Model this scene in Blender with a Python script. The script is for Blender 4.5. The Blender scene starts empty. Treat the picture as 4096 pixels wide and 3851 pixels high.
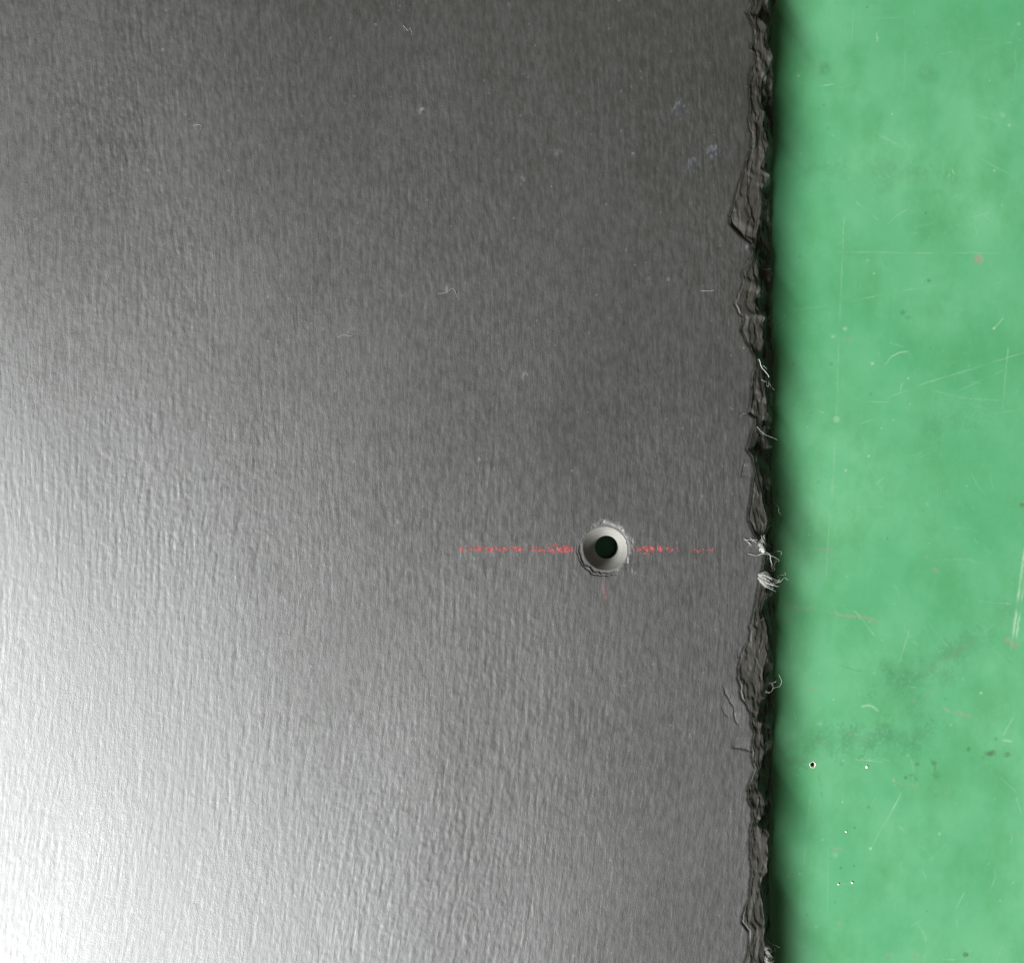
import bpy, bmesh, math
import numpy as np
from mathutils import Vector

# ------------------------------------------------------------------ camera, light, exposure
MM = 0.001
T = 8.0            # slate thickness, mm
D = 180.0          # lens height above the slate face, mm
K = 0.0543         # mm per photo pixel on the slate face
scene = bpy.context.scene
cam = bpy.data.cameras.new("camera"); cam_o = bpy.data.objects.new("camera", cam)
scene.collection.objects.link(cam_o)
cam_o.location = (0, 0, (T + D) * MM); cam_o.rotation_euler = (0, 0, 0)
cam.sensor_width = 36; cam.lens = 36 * D / (4096 * K)
cam.clip_start = 0.005; cam.clip_end = 20
scene.camera = cam_o

w = bpy.data.worlds.new("World"); scene.world = w; w.use_nodes = True
bg = w.node_tree.nodes["Background"]
bg.inputs[0].default_value = (1.0, 0.92, 0.70, 1); bg.inputs[1].default_value = 0.070

LAZ, LEL, LDIST = math.radians(216), math.radians(30.5), 2.6
lt = bpy.data.lights.new("window_light", 'AREA'); lt.shape = 'RECTANGLE'
lt.size = 3.7; lt.size_y = 0.44; lt.energy = 268; lt.color = (0.968, 0.99, 0.995)
lo = bpy.data.objects.new("window_light", lt); scene.collection.objects.link(lo)
lo.location = (LDIST * math.cos(LEL) * math.cos(LAZ), LDIST * math.cos(LEL) * math.sin(LAZ), LDIST * math.sin(LEL))
lo.rotation_euler = (-Vector(lo.location)).to_track_quat('-Z', 'Y').to_euler()

vs = scene.view_settings
vs.view_transform = 'Standard'; vs.look = 'None'; vs.exposure = 0.0; vs.gamma = 1
vs.use_curve_mapping = False
scene.render.engine = 'CYCLES'

# ------------------------------------------------------------------ helpers
rng = np.random.default_rng(7)
def P(px, py, z=T):
    """photo pixel -> mm position on the horizontal plane z"""
    f = (D + T - z) / D
    return (np.asarray(px, float) - 2048) * K * f, -(np.asarray(py, float) - 1925.5) * K * f

N, STEP = 1800, 0.15                                  # periodic noise tile 270 mm
_k = np.fft.fftfreq(N, STEP) * 2 * np.pi
def fnoise(lx, ly, seed, hp=0):
    r = np.random.default_rng(seed).standard_normal((N, N))
    F = np.fft.rfft2(r)
    kx = np.abs(_k[:N // 2 + 1])[None, :]; ky = _k[:, None]
    q = (kx * lx) ** 2 + (ky * ly) ** 2
    F = F * np.exp(-q / 2)
    if hp: F = F * (1 - np.exp(-((kx * hp) ** 2 + (ky * hp) ** 2) / 2))
    o = np.fft.irfft2(F, (N, N)); return o / o.std()
def samp(a, x, y):
    u = np.asarray(x) / STEP; v = np.asarray(y) / STEP
    iu = np.floor(u).astype(int); iv = np.floor(v).astype(int); fu = u - iu; fv = v - iv
    i0 = iu % N; i1 = (iu + 1) % N; j0 = iv % N; j1 = (iv + 1) % N
    return (a[j0, i0] * (1 - fu) + a[j0, i1] * fu) * (1 - fv) + (a[j1, i0] * (1 - fu) + a[j1, i1] * fu) * fv
def noise1(y, step, seed, smooth=False):
    """faceted one-dimensional noise in -1..1"""
    r = np.random.default_rng(seed)
    n = int(460 / step) + 4
    kx = -230 + np.cumsum(r.uniform(.35, 1.65, n) * step)
    return np.interp(y, kx, r.uniform(-1, 1, n))
def sstep(a, b, x):
    t = np.clip((x - a) / (b - a), 0, 1); return t * t * (3 - 2 * t)

def mesh_obj(name, verts, faces, mat, parent=None, smooth=True, attrs=None):
    me = bpy.data.meshes.new(name)
    verts = np.asarray(verts, np.float32)
    me.vertices.add(len(verts)); me.vertices.foreach_set("co", (verts * MM).ravel())
    f = np.asarray(faces, np.int32); n, k = f.shape
    me.loops.add(n * k); me.loops.foreach_set("vertex_index", f.ravel())
    me.polygons.add(n); me.polygons.foreach_set("loop_start", np.arange(0, n * k, k, dtype=np.int32))
    me.polygons.foreach_set("use_smooth", np.full(n, smooth))
    me.update(calc_edges=True)
    for an, av in (attrs or {}).items():
        av = np.asarray(av, np.float32)
        if av.ndim == 1:
            a = me.attributes.new(an, 'FLOAT', 'POINT'); a.data.foreach_set("value", av)
        else:
            a = me.attributes.new(an, 'FLOAT_COLOR', 'POINT'); a.data.foreach_set("color", av.ravel())
    me.materials.append(mat)
    o = bpy.data.objects.new(name, me); scene.collection.objects.link(o)
    if parent: o.parent = parent
    return o
def compact(verts, faces, attrs=None):
    u, inv = np.unique(faces.ravel(), return_inverse=True)
    return verts[u], inv.reshape(faces.shape), {k: v[u] for k, v in (attrs or {}).items()}
def tag(o, label, cat, group=None, kind=None):
    o["label"] = label; o["category"] = cat
    if group: o["group"] = group
    if kind: o["kind"] = kind
    return o

# ------------------------------------------------------------------ materials
class NT:
    def __init__(s, name):
        s.m = bpy.data.materials.new(name); s.m.use_nodes = True
        s.t = s.m.node_tree; s.b = s.t.nodes["Principled BSDF"]
    def n(s, typ, **kw):
        nd = s.t.nodes.new(typ)
        for k, v in kw.items():
            if k.startswith('i_'):
                key = k[2:]; nd.inputs[int(key) if key.isdigit() else key.replace('_', ' ')].default_value = v
            else: setattr(nd, k, v)
        return nd
    def l(s, a, b): s.t.links.new(a, b)
    def noise(s, scale, stretch=(1, 1, 1), detail=3, rough=.6):
        tc = s.n('ShaderNodeTexCoord'); mp = s.n('ShaderNodeMapping'); mp.inputs['Scale'].default_value = stretch
        no = s.n('ShaderNodeTexNoise'); no.inputs['Scale'].default_value = scale
        no.inputs['Detail'].default_value = detail; no.inputs['Roughness'].default_value = rough
        s.l(tc.outputs['Object'], mp.inputs[0]); s.l(mp.outputs[0], no.inputs['Vector']); return no.outputs[0]
    def ramp(s, src, a, b, ca, cb):
        r = s.n('ShaderNodeValToRGB'); e = r.color_ramp.elements
        e[0].position = a; e[1].position = b; e[0].color = (*ca, 1); e[1].color = (*cb, 1)
        s.l(src, r.inputs[0]); return r.outputs[0]
    def mix(s, fac, a, b, mode='MIX'):
        m = s.n('ShaderNodeMix', data_type='RGBA', blend_type=mode)
        for sock, v in ((m.inputs[0], fac), (m.inputs[6], a), (m.inputs[7], b)):
            if isinstance(v, bpy.types.NodeSocket): s.l(v, sock)
            elif isinstance(v, tuple): sock.default_value = (*v, 1)
            else: sock.default_value = v
        return m.outputs[2]
    def attr(s, name):
        a = s.n('ShaderNodeAttribute', attribute_name=name); return a
    def rng(s, src, a, b, c, d):
        m = s.n('ShaderNodeMapRange'); s.l(src, m.inputs[0])
        for i, v in enumerate((a, b, c, d)): m.inputs[i + 1].default_value = v
        return m.outputs[0]
    def bump(s, src, strength, dist, prev=None):
        b = s.n('ShaderNodeBump'); b.inputs['Strength'].default_value = strength; b.inputs['Distance'].default_value = dist
        s.l(src, b.inputs['Height'])
        if prev is not None: s.l(prev, b.inputs['Normal'])
        return b.outputs[0]

def slate_material(name, dark, light, rough, bumpd, ior, stains=True):
    q = NT(name)
    if stains:
        ga = q.attr("grain").outputs['Vector']
        def grain(scale, stretch, detail, rough_):
            mp = q.n('ShaderNodeMapping'); mp.inputs['Scale'].default_value = stretch
            no = q.n('ShaderNodeTexNoise'); no.inputs['Scale'].default_value = scale
            no.inputs['Detail'].default_value = detail; no.inputs['Roughness'].default_value = rough_
            q.l(ga, mp.inputs[0]); q.l(mp.outputs[0], no.inputs['Vector']); return no.outputs[0]
    else:
        grain = q.noise
    a = grain(1300, (1, .42, 1), 5, .75)
    b = q.noise(60, (1, .6, 1), 3)
    col = q.mix(q.rng(a, .3, .7, 0, 1), dark, light)
    col = q.mix(q.rng(b, .3, .7, 0, .35), col, tuple(.8 * c for c in dark))
    if stains:
        st = q.attr("stain_sparkle").outputs['Color']
        sp = q.n('ShaderNodeSeparateColor'); q.l(st, sp.inputs[0])
        col = q.mix(sp.outputs[0], col, (.20, .215, .24))          # pale mineral dust and flecks with painted sparkle
        col = q.mix(sp.outputs[1], col, (.012, .016, .024))      # bluish dark patches
        col = q.mix(sp.outputs[2], col, (.115, .115, .105))        # crushed rim of the drill hole
    q.l(col, q.b.inputs['Base Color'])
    rg = q.rng(q.noise(900, (1, .4, 1), 2), .3, .7, rough - .05, rough + .05)
    ad = q.n('ShaderNodeMath', operation='ADD'); q.l(rg, ad.inputs[0]); q.l(q.rng(q.noise(28, (1, .55, 1), 5, .7), .3, .7, -.035, .035), ad.inputs[1]); rg = ad.outputs[0]
    if stains:                                                   # powdery crushed stone is matt
        mr = q.n('ShaderNodeMix', data_type='FLOAT'); q.l(sp.outputs[2], mr.inputs[0]); q.l(rg, mr.inputs[2]); mr.inputs[3].default_value = .85
        rg = mr.outputs[0]; q.l(q.rng(sp.outputs[2], 0, 1, .5, .12), q.b.inputs['Specular IOR Level'])
    q.l(rg, q.b.inputs['Roughness'])
    q.b.inputs['IOR'].default_value = ior
    n0 = q.bump(grain(2300, (1, .11, 1), 3, .7), 1.0, bumpd * .8)
    n1 = q.bump(grain(1500, (1, .30, 1), 5, .8), 1.0, bumpd * .8, n0)
    q.l(q.rng(q.noise(70, (1, .5, 1), 3, .6), .3, .7, .45, 1.0), n0.node.inputs['Strength']); q.l(q.rng(q.noise(45, (1, .7, 1), 3, .6), .3, .7, .35, 1.0), n1.node.inputs['Strength'])
    n1 = q.bump(grain(3800, (1, .75, 1), 2, .6), 1.0, bumpd * .5, n1)
    q.l(n1, q.b.inputs['Normal'])
    return q.m
M_slate = slate_material("slate_face", (.0075, .007, .005), (.022, .021, .0165), .525, .00006, 2.65)
M_edge = slate_material("slate_broken", (.030, .028, .022), (.052, .0485, .039), .62, .00005, 1.7, stains=False)

q = NT("drilled_slate")
q.l(q.mix(q.rng(q.noise(300, (1, 1, 3), 3), .3, .7, 0, 1), (.18, .175, .158), (.24, .235, .215)), q.b.inputs['Base Color'])
q.b.inputs['Roughness'].default_value = .85
q.l(q.bump(q.noise(900, (.25, .25, 4), 3), .6, .00003, q.bump(q.noise(2500, (1, 1, 1), 3), .8, .00004)), q.b.inputs['Normal'])
M_drill = q.m

q = NT("red_crayon")
q.l(q.mix(q.rng(q.noise(1800), .35, .65, 0, 1), (.30, .042, .044), (.50, .115, .115)), q.b.inputs['Base Color'])
q.b.inputs['Roughness'].default_value = .55
M_red = q.m

q = NT("green_paint")
g = q.mix(q.rng(q.noise(22, (1, 1, 1), 4, .6), .3, .7, 0, 1), (.068, .302, .134), (.136, .395, .196))
g = q.mix(q.rng(q.noise(55, (1.6, 1, 1), 4, .65), .42, .75, 0, .7), g, (.060, .258, .092))
g = q.mix(q.rng(q.noise(700, (1, 1, 1), 2), .62, .8, 0, .25), g, (.17, .38, .24))
wa = q.attr("wear_and_shade"); sp = q.n('ShaderNodeSeparateColor'); q.l(wa.outputs['Color'], sp.inputs[0])
g = q.mix(sp.outputs[1], g, (.27, .25, .17))      # rubbed-through beige primer
g = q.mix(wa.outputs['Alpha'], g, (.040, .13, .060))    # grime
g = q.mix(sp.outputs[2], g, (.055, .050, .030))   # dirt specks, plus painted shade inside the nail hole
g = q.mix(sp.outputs[0], g, (.40, .56, .40))      # pale scratches
q.l(g, q.b.inputs['Base Color'])
q.l(q.rng(q.noise(90, (1, 1, 1), 4), .3, .7, .42, .58), q.b.inputs['Roughness'])
nb = q.bump(q.noise(120, (1, 1, 1), 3), .35, .00012)
q.l(nb, q.b.inputs['Normal'])
M_green = q.m

def plain(name, col, rough, sc=1500, var=.15):
    q = NT(name)
    q.l(q.mix(q.rng(q.noise(sc), .3, .7, 0, 1), tuple(c * (1 - var) for c in col), tuple(min(1, c * (1 + var)) for c in col)), q.b.inputs['Base Color'])
    q.b.inputs['Roughness'].default_value = rough
    return q.m
M_fibre = plain("white_lint", (.50, .50, .47), .7)
M_fibre.node_tree.nodes["Principled BSDF"].inputs['Transmission Weight'].default_value = 0.0
M_ring = plain("pale_bare_rim", (.50, .53, .42), .6)
M_hole = plain("dark_hole", (.012, .012, .012), .8)
M_crumb = plain("pale_crumb", (.78, .74, .66), .6)
M_wood = plain("board_side", (.10, .40, .20), .5)

# ------------------------------------------------------------------ the knapped edge, traced from the photograph
STR = {'A': (0, 2.876), 'B': (600, 2.876), 'C': (1200, 2.876), 'D': (1850, 2.876), 'E': (2500, 2.876), 'F': (3150, 2.67)}
def curve(spec, z):
    pts = []
    for s, lst in spec.items():
        y0, sc = STR[s]
        pts += [(2800 + X / sc, y0 + Y / sc) for X, Y in lst]
    pts = np.array(sorted(pts, key=lambda p: p[1]))
    x, y = P(pts[:, 0], pts[:, 1], z)
    return x[::-1], y[::-1]
C0 = curve({'A': [(590,0),(585,60),(532,140),(570,220),(600,290),(628,370),(622,470),(592,560),(636,600),(636,700),(592,790),(565,900),(572,1000),(582,1100),(588,1240),(560,1400),(600,1540),(588,1725)],
 'B': [(575,10),(548,130),(520,230),(480,330),(450,420),(415,540),(398,620),(345,760),(350,860),(450,965),(590,1080),(610,1180),(560,1280),(500,1400),(495,1560),(440,1700)],
 'C': [(405,40),(455,150),(520,200),(480,350),(530,480),(600,560),(645,680),(640,780),(620,860),(605,980),(610,1050),(585,1230),(560,1300),(645,1360),(620,1480),(580,1600),(545,1720),(600,1800)],
 'D': [(620,0),(640,100),(612,200),(605,330),(575,520),(565,640),(600,750),(645,830),(690,930),(750,1060),(735,1200),(690,1290),(690,1420),(660,1560),(630,1700),(595,1840)],
 'E': [(575,0),(590,80),(578,180),(510,280),(480,370),(448,480),(445,600),(470,700),(480,820),(560,950),(610,1070),(600,1130),(640,1250),(610,1400),(600,1500),(620,1600),(645,1650),(600,1760),(570,1850)],
 'F': [(520,20),(530,150),(570,220),(570,350),(545,420),(550,600),(550,800),(560,900),(545,1100),(535,1180),(480,1300),(455,1430),(530,1530),(535,1650),(510,1770),(490,1869)]}, T - .2)
C1 = curve({'A': [(735,0),(690,100),(650,230),(745,340),(750,480),(785,620),(815,715),(770,820),(700,930),(680,1050),(690,1200),(690,1290),(740,1310),(705,1400),(695,1480),(745,1560),(770,1690)],
 'B': [(720,110),(665,240),(770,300),(775,350),(690,480),(690,600),(680,790),(640,960),(630,1080),(615,1180),(640,1330),(680,1620),(600,1760)],
 'C': [(640,100),(735,220),(710,290),(695,440),(720,480),(670,640),(690,720),(700,850),(720,1000),(740,1150),(745,1290),(690,1450),(640,1600),(610,1700),(625,1860)],
 'D': [(650,50),(700,200),(690,400),(730,560),(745,650),(740,720),(700,850),(740,960),(760,1100),(745,1250),(720,1450),(745,1500),(700,1700),(745,1850)],
 'E': [(770,150),(765,250),(720,430),(700,560),(720,680),(690,820),(650,950),(630,1060),(700,1080),(690,1170),(705,1300),(730,1390),(690,1480),(690,1580),(650,1650),(645,1850)],
 'F': [(640,20),(690,140),(660,230),(610,350),(690,390),(725,450),(690,540),(700,620),(690,800),(700,870),(640,930),(620,1060),(650,1190),(665,1380),(660,1560),(670,1620),(700,1700),(720,1869)]}, T - 2.8)
C3 = curve({'A': [(820,0),(830,300),(815,720),(830,900),(820,1100),(840,1250),(830,1500),(835,1700)],
 'B': [(820,280),(805,500),(795,800),(805,1000),(800,1120),(820,1300),(830,1550),(800,1700)],
 'C': [(810,150),(815,400),(840,620),(830,900),(835,1050),(825,1200),(835,1450),(830,1700),(820,1860)],
 'D': [(800,100),(830,300),(840,560),(845,620),(805,850),(840,1000),(850,1300),(850,1700),(850,1850)],
 'E': [(815,50),(840,400),(850,540),(845,800),(840,1000),(845,1300),(820,1500),(820,1850)],
 'F': [(760,20),(750,200),(735,450),(760,620),(750,750),(730,950),(740,1200),(740,1400),(740,1600),(785,1720),(755,1869)]}, .5)
def ext(c, y, seed):
    x = np.interp(y, c[1], c[0])
    out = np.clip(np.abs(y) - 105, 0, 3) / 3
    return x + out * noise1(y, 6, seed) * 1.2
def edges(y):
    x0 = ext(C0, y, 11) + .15 * noise1(y, .9, 21) + .07 * noise1(y, .4, 25)
    x1 = ext(C1, y, 12) + .12 * noise1(y, 1.1, 22)
    x3 = ext(C3, y, 13) + .10 * noise1(y, .8, 23)
    x1 = np.maximum(x1, x0 + .15); x3 = np.maximum(x3, x1 + .5)
    x2 = x1 + (x3 - x1) * (.48 + .34 * noise1(y, 3.2, 24))
    return x0, x1, x2, x3

# ------------------------------------------------------------------ slate relief
n_streak = fnoise(.18, 1.25, 1); n_fine = fnoise(.15, .30, 2); n_scale = fnoise(.55, .9, 3); n_big = fnoise(9, 14, 4)
n_edge = fnoise(.55, .9, 5); n_edge2 = fnoise(1.4, 2.6, 6); n_rough = fnoise(.16, .2, 8)
def lean(x, y):
    return x - (.03 * y - .00055 * y * y) - .6 * np.sin(x * .09 + y * .05)
def face_h(x, y):
    u = lean(x, y)
    s = samp(n_streak, u, y); s2 = samp(n_scale, u * 1.1 + 40, y + 30)
    amp = 1 + .25 * samp(n_big, x + 17, y + 5)
    h = .0078 * s + .0045 * samp(n_streak, u * .8 + 31, y * .42 + 7) + .006 * samp(n_fine, u, y) + .004 * np.abs(s2) - .012 * np.clip(s - 1.1, 0, None) * 1.0
    return h * amp + .05 * samp(n_big, x, y)
def seg_dist(x, y, pts):
    d = np.full(np.shape(x), 1e9); tt = np.zeros(np.shape(x)); side = np.zeros(np.shape(x)); L = 0
    n = len(pts) - 1
    for i in range(n):
        ax, ay = pts[i]; bx, by = pts[i + 1]
        vx, vy = bx - ax, by - ay; l2 = vx * vx + vy * vy + 1e-12
        t = np.clip(((x - ax) * vx + (y - ay) * vy) / l2, 0, 1)
        dd = np.hypot(x - ax - t * vx, y - ay - t * vy)
        m = dd < d
        d = np.where(m, dd, d); tt = np.where(m, (i + t) / n, tt)
        side = np.where(m, np.sign((x - ax) * vy - (y - ay) * vx), side)
    return d, tt, side
def spts(s, lst, z=T):
    y0, sc = STR[s]
    return [tuple(float(v) for v in P(2800 + X / sc, y0 + Y / sc, z)) for X, Y in lst]
CRACKS = [(spts('E', [(350,1408),(440,1415),(520,1432),(610,1460)]), .5, .16), (spts('E', [(262,680),(295,790),(345,880),(385,935),(395,1040)]), .35, .15),
          (spts('B', [(345,850),(450,965),(560,1050),(605,1100)]), .4, .14), (spts('D', [(505,0),(490,100),(478,170)]), .35, .16),
          (spts('D', [(330,330),(380,620),(430,740),(470,1000),(560,1060),(630,1080)]), .05, .2), (spts('E', [(240,930),(270,1010),(330,1060)]), .2, .15),
          (spts('E', [(390,1000),(400,1100),(440,1150)]), .3, .2), (spts('E', [(430,370),(480,365)]), .4, .12),
          (spts('C', [(450,1330),(510,1310),(560,1305),(645,1360)]), .3, .14), (spts('C', [(480,200),(495,280),(470,360)]), .25, .15),
          (spts('F', [(450,1440),(490,1510),(540,1570)]), .3, .15)]
# flake facets of the break: a Voronoi of tilted planes
_r = np.random.default_rng(77)
FN = 1300
FP = np.stack([_r.uniform(36, 60, FN), _r.uniform(-116, 116, FN)], -1); FO = _r.normal(0, .30, FN); FTX = _r.normal(.05, .16, FN); FTY = _r.normal(0, .07, FN)
def facets(x, y):
    o = np.zeros(x.shape)
    order = np.argsort(FP[:, 1]); fp = FP[order]; fo = FO[order]; fx = FTX[order]; fy = FTY[order]
    B_ = 4.0
    wx = x + .22 * samp(n_edge, x, y); wy = y + .4 * samp(n_edge, x + 50, y)
    for b in np.arange(-116, 116, B_):
        m = (y >= b) & (y < b + B_)
        if not m.any(): continue
        i0, i1 = np.searchsorted(fp[:, 1], [b - 6, b + B_ + 6]); p = fp[i0:i1]
        d = ((wx[m][:, None] - p[None, :, 0]) / .65) ** 2 + ((wy[m][:, None] - p[None, :, 1]) / 3.0) ** 2
        k = np.argmin(d, 1)
        o[m] = fo[i0:i1][k] + fx[i0:i1][k] * (x[m] - p[k, 0]) + fy[i0:i1][k] * (y[m] - p[k, 1])
    return o
def slate_z(x, y, x0, x1, x2, x3):
    """x, y 2-D arrays; x0.. columns. Height of stone face and knapped edge."""
    h = face_h(x, y)
    zt = T + h
    near = x > 30
    dz = np.zeros_like(x)
    if near.any():
        for pts, dp, wd in CRACKS:
            p = np.array(pts)
            m = (x > p[:, 0].min() - 2) & (x < p[:, 0].max() + 2) & (y > p[:, 1].min() - 2) & (y < p[:, 1].max() + 2)
            d, t, sd = seg_dist(x[m] + .06 * samp(n_rough, x[m], y[m]), y[m], pts)
            tp = np.clip(5 * np.minimum(t, 1 - t) + .15, 0, 1)
            dz[m] -= .22 * dp * np.exp(-(d / (.7 * wd)) ** 2) * tp + .33 * dp * tp * (sd < 0) * np.exp(-(d / 1.6) ** 1.5)
        # smoother, lower band right beside the break
        edge_soft = sstep(-2.2, -.1, x - x0)
        zt = T + h * (1 - .45 * edge_soft) - .28 * sstep(-1.0, 0, x - x0) ** 2
    # break profile
    yw = y + 1.1 * samp(n_edge2, x * .7 + 5, y * .7) + .35 * (x - x0)
    r0 = np.clip(.26 + .26 * noise1(yw, 2.6, 31), .04, .6)
    s1 = 1.15 + .45 * noise1(yw, 2.1, 32); r1 = np.clip(.8 + .7 * noise1(yw, 2.2, 33), .08, 1.6)
    s2 = 4.3 + .7 * noise1(yw, 1.7, 34); r2 = np.clip(.5 + .4 * noise1(yw, 1.9, 35), .05, 1)
    z3 = .9 + .5 * noise1(yw, 1.5, 36)
    wr = .10
    a = T - r0; b = np.minimum(a - .05, T - s1); c = b - r1; d = np.minimum(c - .1, T - s2); e = d - r2; f = np.minimum(e - .1, z3)
    kx = [x0, x0 + wr, x1, x1 + wr, x2, x2 + wr, x3]; kz = [T + 0 * x, a, b, c, d, e, f]
    ze = np.full(x.shape, T)
    for i in range(6):
        t = np.clip((x - kx[i]) / np.maximum(kx[i + 1] - kx[i], 1e-3), 0, 1)
        ze = np.where(x > kx[i], kz[i] + (kz[i + 1] - kz[i]) * t, ze)
    bev = sstep(0, .25, x - x0)
    wob = (facets(x, y) + .06 * samp(n_edge, x, y)) * (.22 + .78 * sstep(-.4, .6, x - x1))
    zz = ze + wob * bev
    lam = .42
    fz = zz / lam + .25 * samp(n_edge2, x * .5, y * .5); k = np.floor(fz); fr = fz - k
    terr = (k + sstep(.55, .95, fr) * 1.0) * lam - .25 * lam * samp(n_edge2, x * .5, y * .5)
    zz = zz * .55 + terr * .45
    # dark undercut line behind each ledge
    gv = .4 * np.exp(-((x - x0 - .16) / .13) ** 2) * np.clip(.2 + 1.2 * noise1(y, 3.1, 41), 0, 1)
    gv += .8 * np.exp(-((x - x1 - .16) / .14) ** 2) * np.clip(.3 + noise1(y, 2.7, 42), 0, 1)
    zz = zz - gv
    on = x > x0 - .3
    run = np.where(on, zz - .12 * (x - x0), 99)      # laminae break off outwards: steps only lead down
    zz = np.where(on, np.minimum.accumulate(run, axis=1) + .12 * (x - x0), zz)
    for _ in range(2):
        zb_ = zz.copy(); zb_[1:-1] = .25 * zz[:-2] + .5 * zz[1:-1] + .25 * zz[2:]; zz = np.where(on, zb_, zz)
    ko = .35 + .65 * sstep(-.2, .4, x - x1)
    zz = zz + ko * (.018 * samp(n_rough, x, y) + .02 * samp(n_fine, x + 3, y)) + .006 * samp(n_streak, lean(x, y), y)
    zz = np.minimum(zz, T - .12 * bev)
    z = np.where(x > x0, zt * (1 - bev) + zz * bev, zt) + dz * (1 - sstep(.2, 1.5, x - x0))
    return np.maximum(z, .35)

# slate grid
yr = np.concatenate([np.linspace(-185, -114, 24)[:-1], np.arange(-114, 114.01, .205), np.linspace(114, 185, 24)[1:]])
xc = np.concatenate([np.linspace(-195, -124, 24)[:-1], np.arange(-124, 38.01, .27)])
NE = 165
ye = yr[:, None]
x0, x1, x2, x3 = edges(ye)
tt = np.linspace(0, 1, NE + 1)[1:][None, :]
X = np.concatenate([np.broadcast_to(xc[None, :], (len(yr), len(xc))), xc[-1] + (x3 - xc[-1]) * tt], axis=1)
Y = np.broadcast_to(ye, X.shape).copy()
Z = slate_z(X, Y, x0, x1, x2, x3)
# drilled hole geometry
HX, HY = (float(v) for v in P(2421, 2194)); HR = 5.0
IX, IY = HX + .6, HY + .08; IR = 2.56; CD = 2.9
slope = CD / (HR - IR)
def chip(x, y):
    """how far the stone has spalled away around the drill hole"""
    dx, dy = x - HX, y - HY; r = np.hypot(dx, dy) - HR; a = np.degrees(np.arctan2(dy, dx)) % 360
    j = .22 * samp(n_edge, x, y) + .08 * samp(n_rough, x, y)
    def win(c, wd): return np.clip(1.25 - ((np.abs((a - c + 180) % 360 - 180)) / wd) ** 2, 0, 1)
    ll = win(238, 62); ur = win(55, 75)
    c = .55 * ll * (.24 * (1 - sstep(.72, .86, r + j)) + .26 * (1 - sstep(.24, .36, r + j)))
    c += ll * .10 * np.exp(-((r + j - .82) / .10) ** 2) + .10 * ll * np.exp(-((r + j - .3) / .10) ** 2)
    c += .55 * ur * (.30 * (1 - sstep(.1, 1.15, r + 1.3 * j)) + .18 * (1 - sstep(.3, .42, r + j)))
    c += .10 * (1 - sstep(0, .3, r + j))
    return c
Rr = np.hypot(X - HX, Y - HY)
Z -= np.where(Rr < HR + 3.5, chip(X, Y), 0)

# stains and painted sparkle on the face
def stain_sparkle_fn(x, y):
    st = np.zeros(x.shape + (4,), np.float32); st[..., 3] = 1
    sp1 = samp(n_fine, x + 60, y + 12)
    for cx, cy, r, k in [(1085,296,7,0),(1015,350,9,0),(1255,545,9,0),(1300,546,6,0),(1080,802,8,0),(1020,730,7,0),(680,638,9,0),(870,560,6,0),(985,6,6,0),(1115,600,5,0),
                         (820,215,9,0),(930,890,5,0),(1230,1105,8,0),(1405,970,6,0),(795,1105,8,0),(770,1010,9,0),(1460,100,6,0),(1365,560,6,0),(520,660,6,0),(560,790,5,0),
                         (1388,298,20,1),(1322,212,22,1),(1345,320,14,1),(1470,1490,10,0),(1450,480,5,0)]:
        px, py = P(cx * 2.0604, cy * 2.0604); rr = r * 2.06 * K
        d = np.hypot(x - px, (y - py) * .8) / rr + .3 * np.abs(samp(n_edge, x + cx, y))
        m = 1 - sstep(.4, 1.1, d)
        if k == 0:
            st[..., 0] = np.maximum(st[..., 0], np.exp(-d * d * 1.3) * np.clip(.2 + .6 * sp1, 0, 1) * .85)
        else:
            st[..., 1] = np.maximum(st[..., 1], .75 * m); st[..., 0] = np.maximum(st[..., 0], m * np.clip(.8 * (sp1 - .2), 0, .9))
    # scattered mineral flecks, their sparkle painted pale, and chalky upper rim of the break
    g = samp(n_rough, x * .9 + 33, y * .9 + 70)
    st[..., 0] = np.maximum(st[..., 0], np.clip(g - 2.6, 0, .5) * .8)
    r = np.hypot(x - HX, y - HY) - HR
    a = np.arctan2(y - HY, x - HX)
    st[..., 2] = np.clip(1 - r / (.5 + .9 * np.clip(np.cos(a - 1.0), 0, 1)) + .25 * samp(n_rough, x, y), 0, 1) * (r < 2.2)
    return st
ST = stain_sparkle_fn(X, Y)
dusty = np.exp(-((X - x0 + .25) / .3) ** 2) * np.clip(noise1(Y, 5, 55) - .1, 0, 1) * np.clip(.4 + .6 * samp(n_fine, X, Y), 0, 1)
ST[..., 0] = np.maximum(ST[..., 0], .8 * dusty)

nr, nc = X.shape
vid = np.arange(nr * nc).reshape(nr, nc)
quads = np.stack([vid[:-1, :-1], vid[:-1, 1:], vid[1:, 1:], vid[1:, :-1]], -1)
HS = 8.0
ci0 = int(np.searchsorted(X[nr // 2], HX - HS)); ci1 = int(np.searchsorted(X[nr // 2], HX + HS))
rj0 = int(np.searchsorted(yr, HY - HS)); rj1 = int(np.searchsorted(yr, HY + HS))
keep = np.ones(quads.shape[:2], bool); keep[rj0:rj1, ci0:ci1] = False
xm = (X[:-1, :-1] + X[1:, 1:]) * .5; e0m = (x0[:-1] + x0[1:]) * .5
is_edge = xm > e0m + .02
V = np.stack([X, Y, Z], -1).reshape(-1, 3); STf = ST.reshape(-1, 4)

tile = bpy.data.objects.new("slate_tile", None); scene.collection.objects.link(tile)
tile.empty_display_size = .02
tag(tile, "dark grey roofing slate with a countersunk nail hole and ragged broken edge", "slate")

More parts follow.
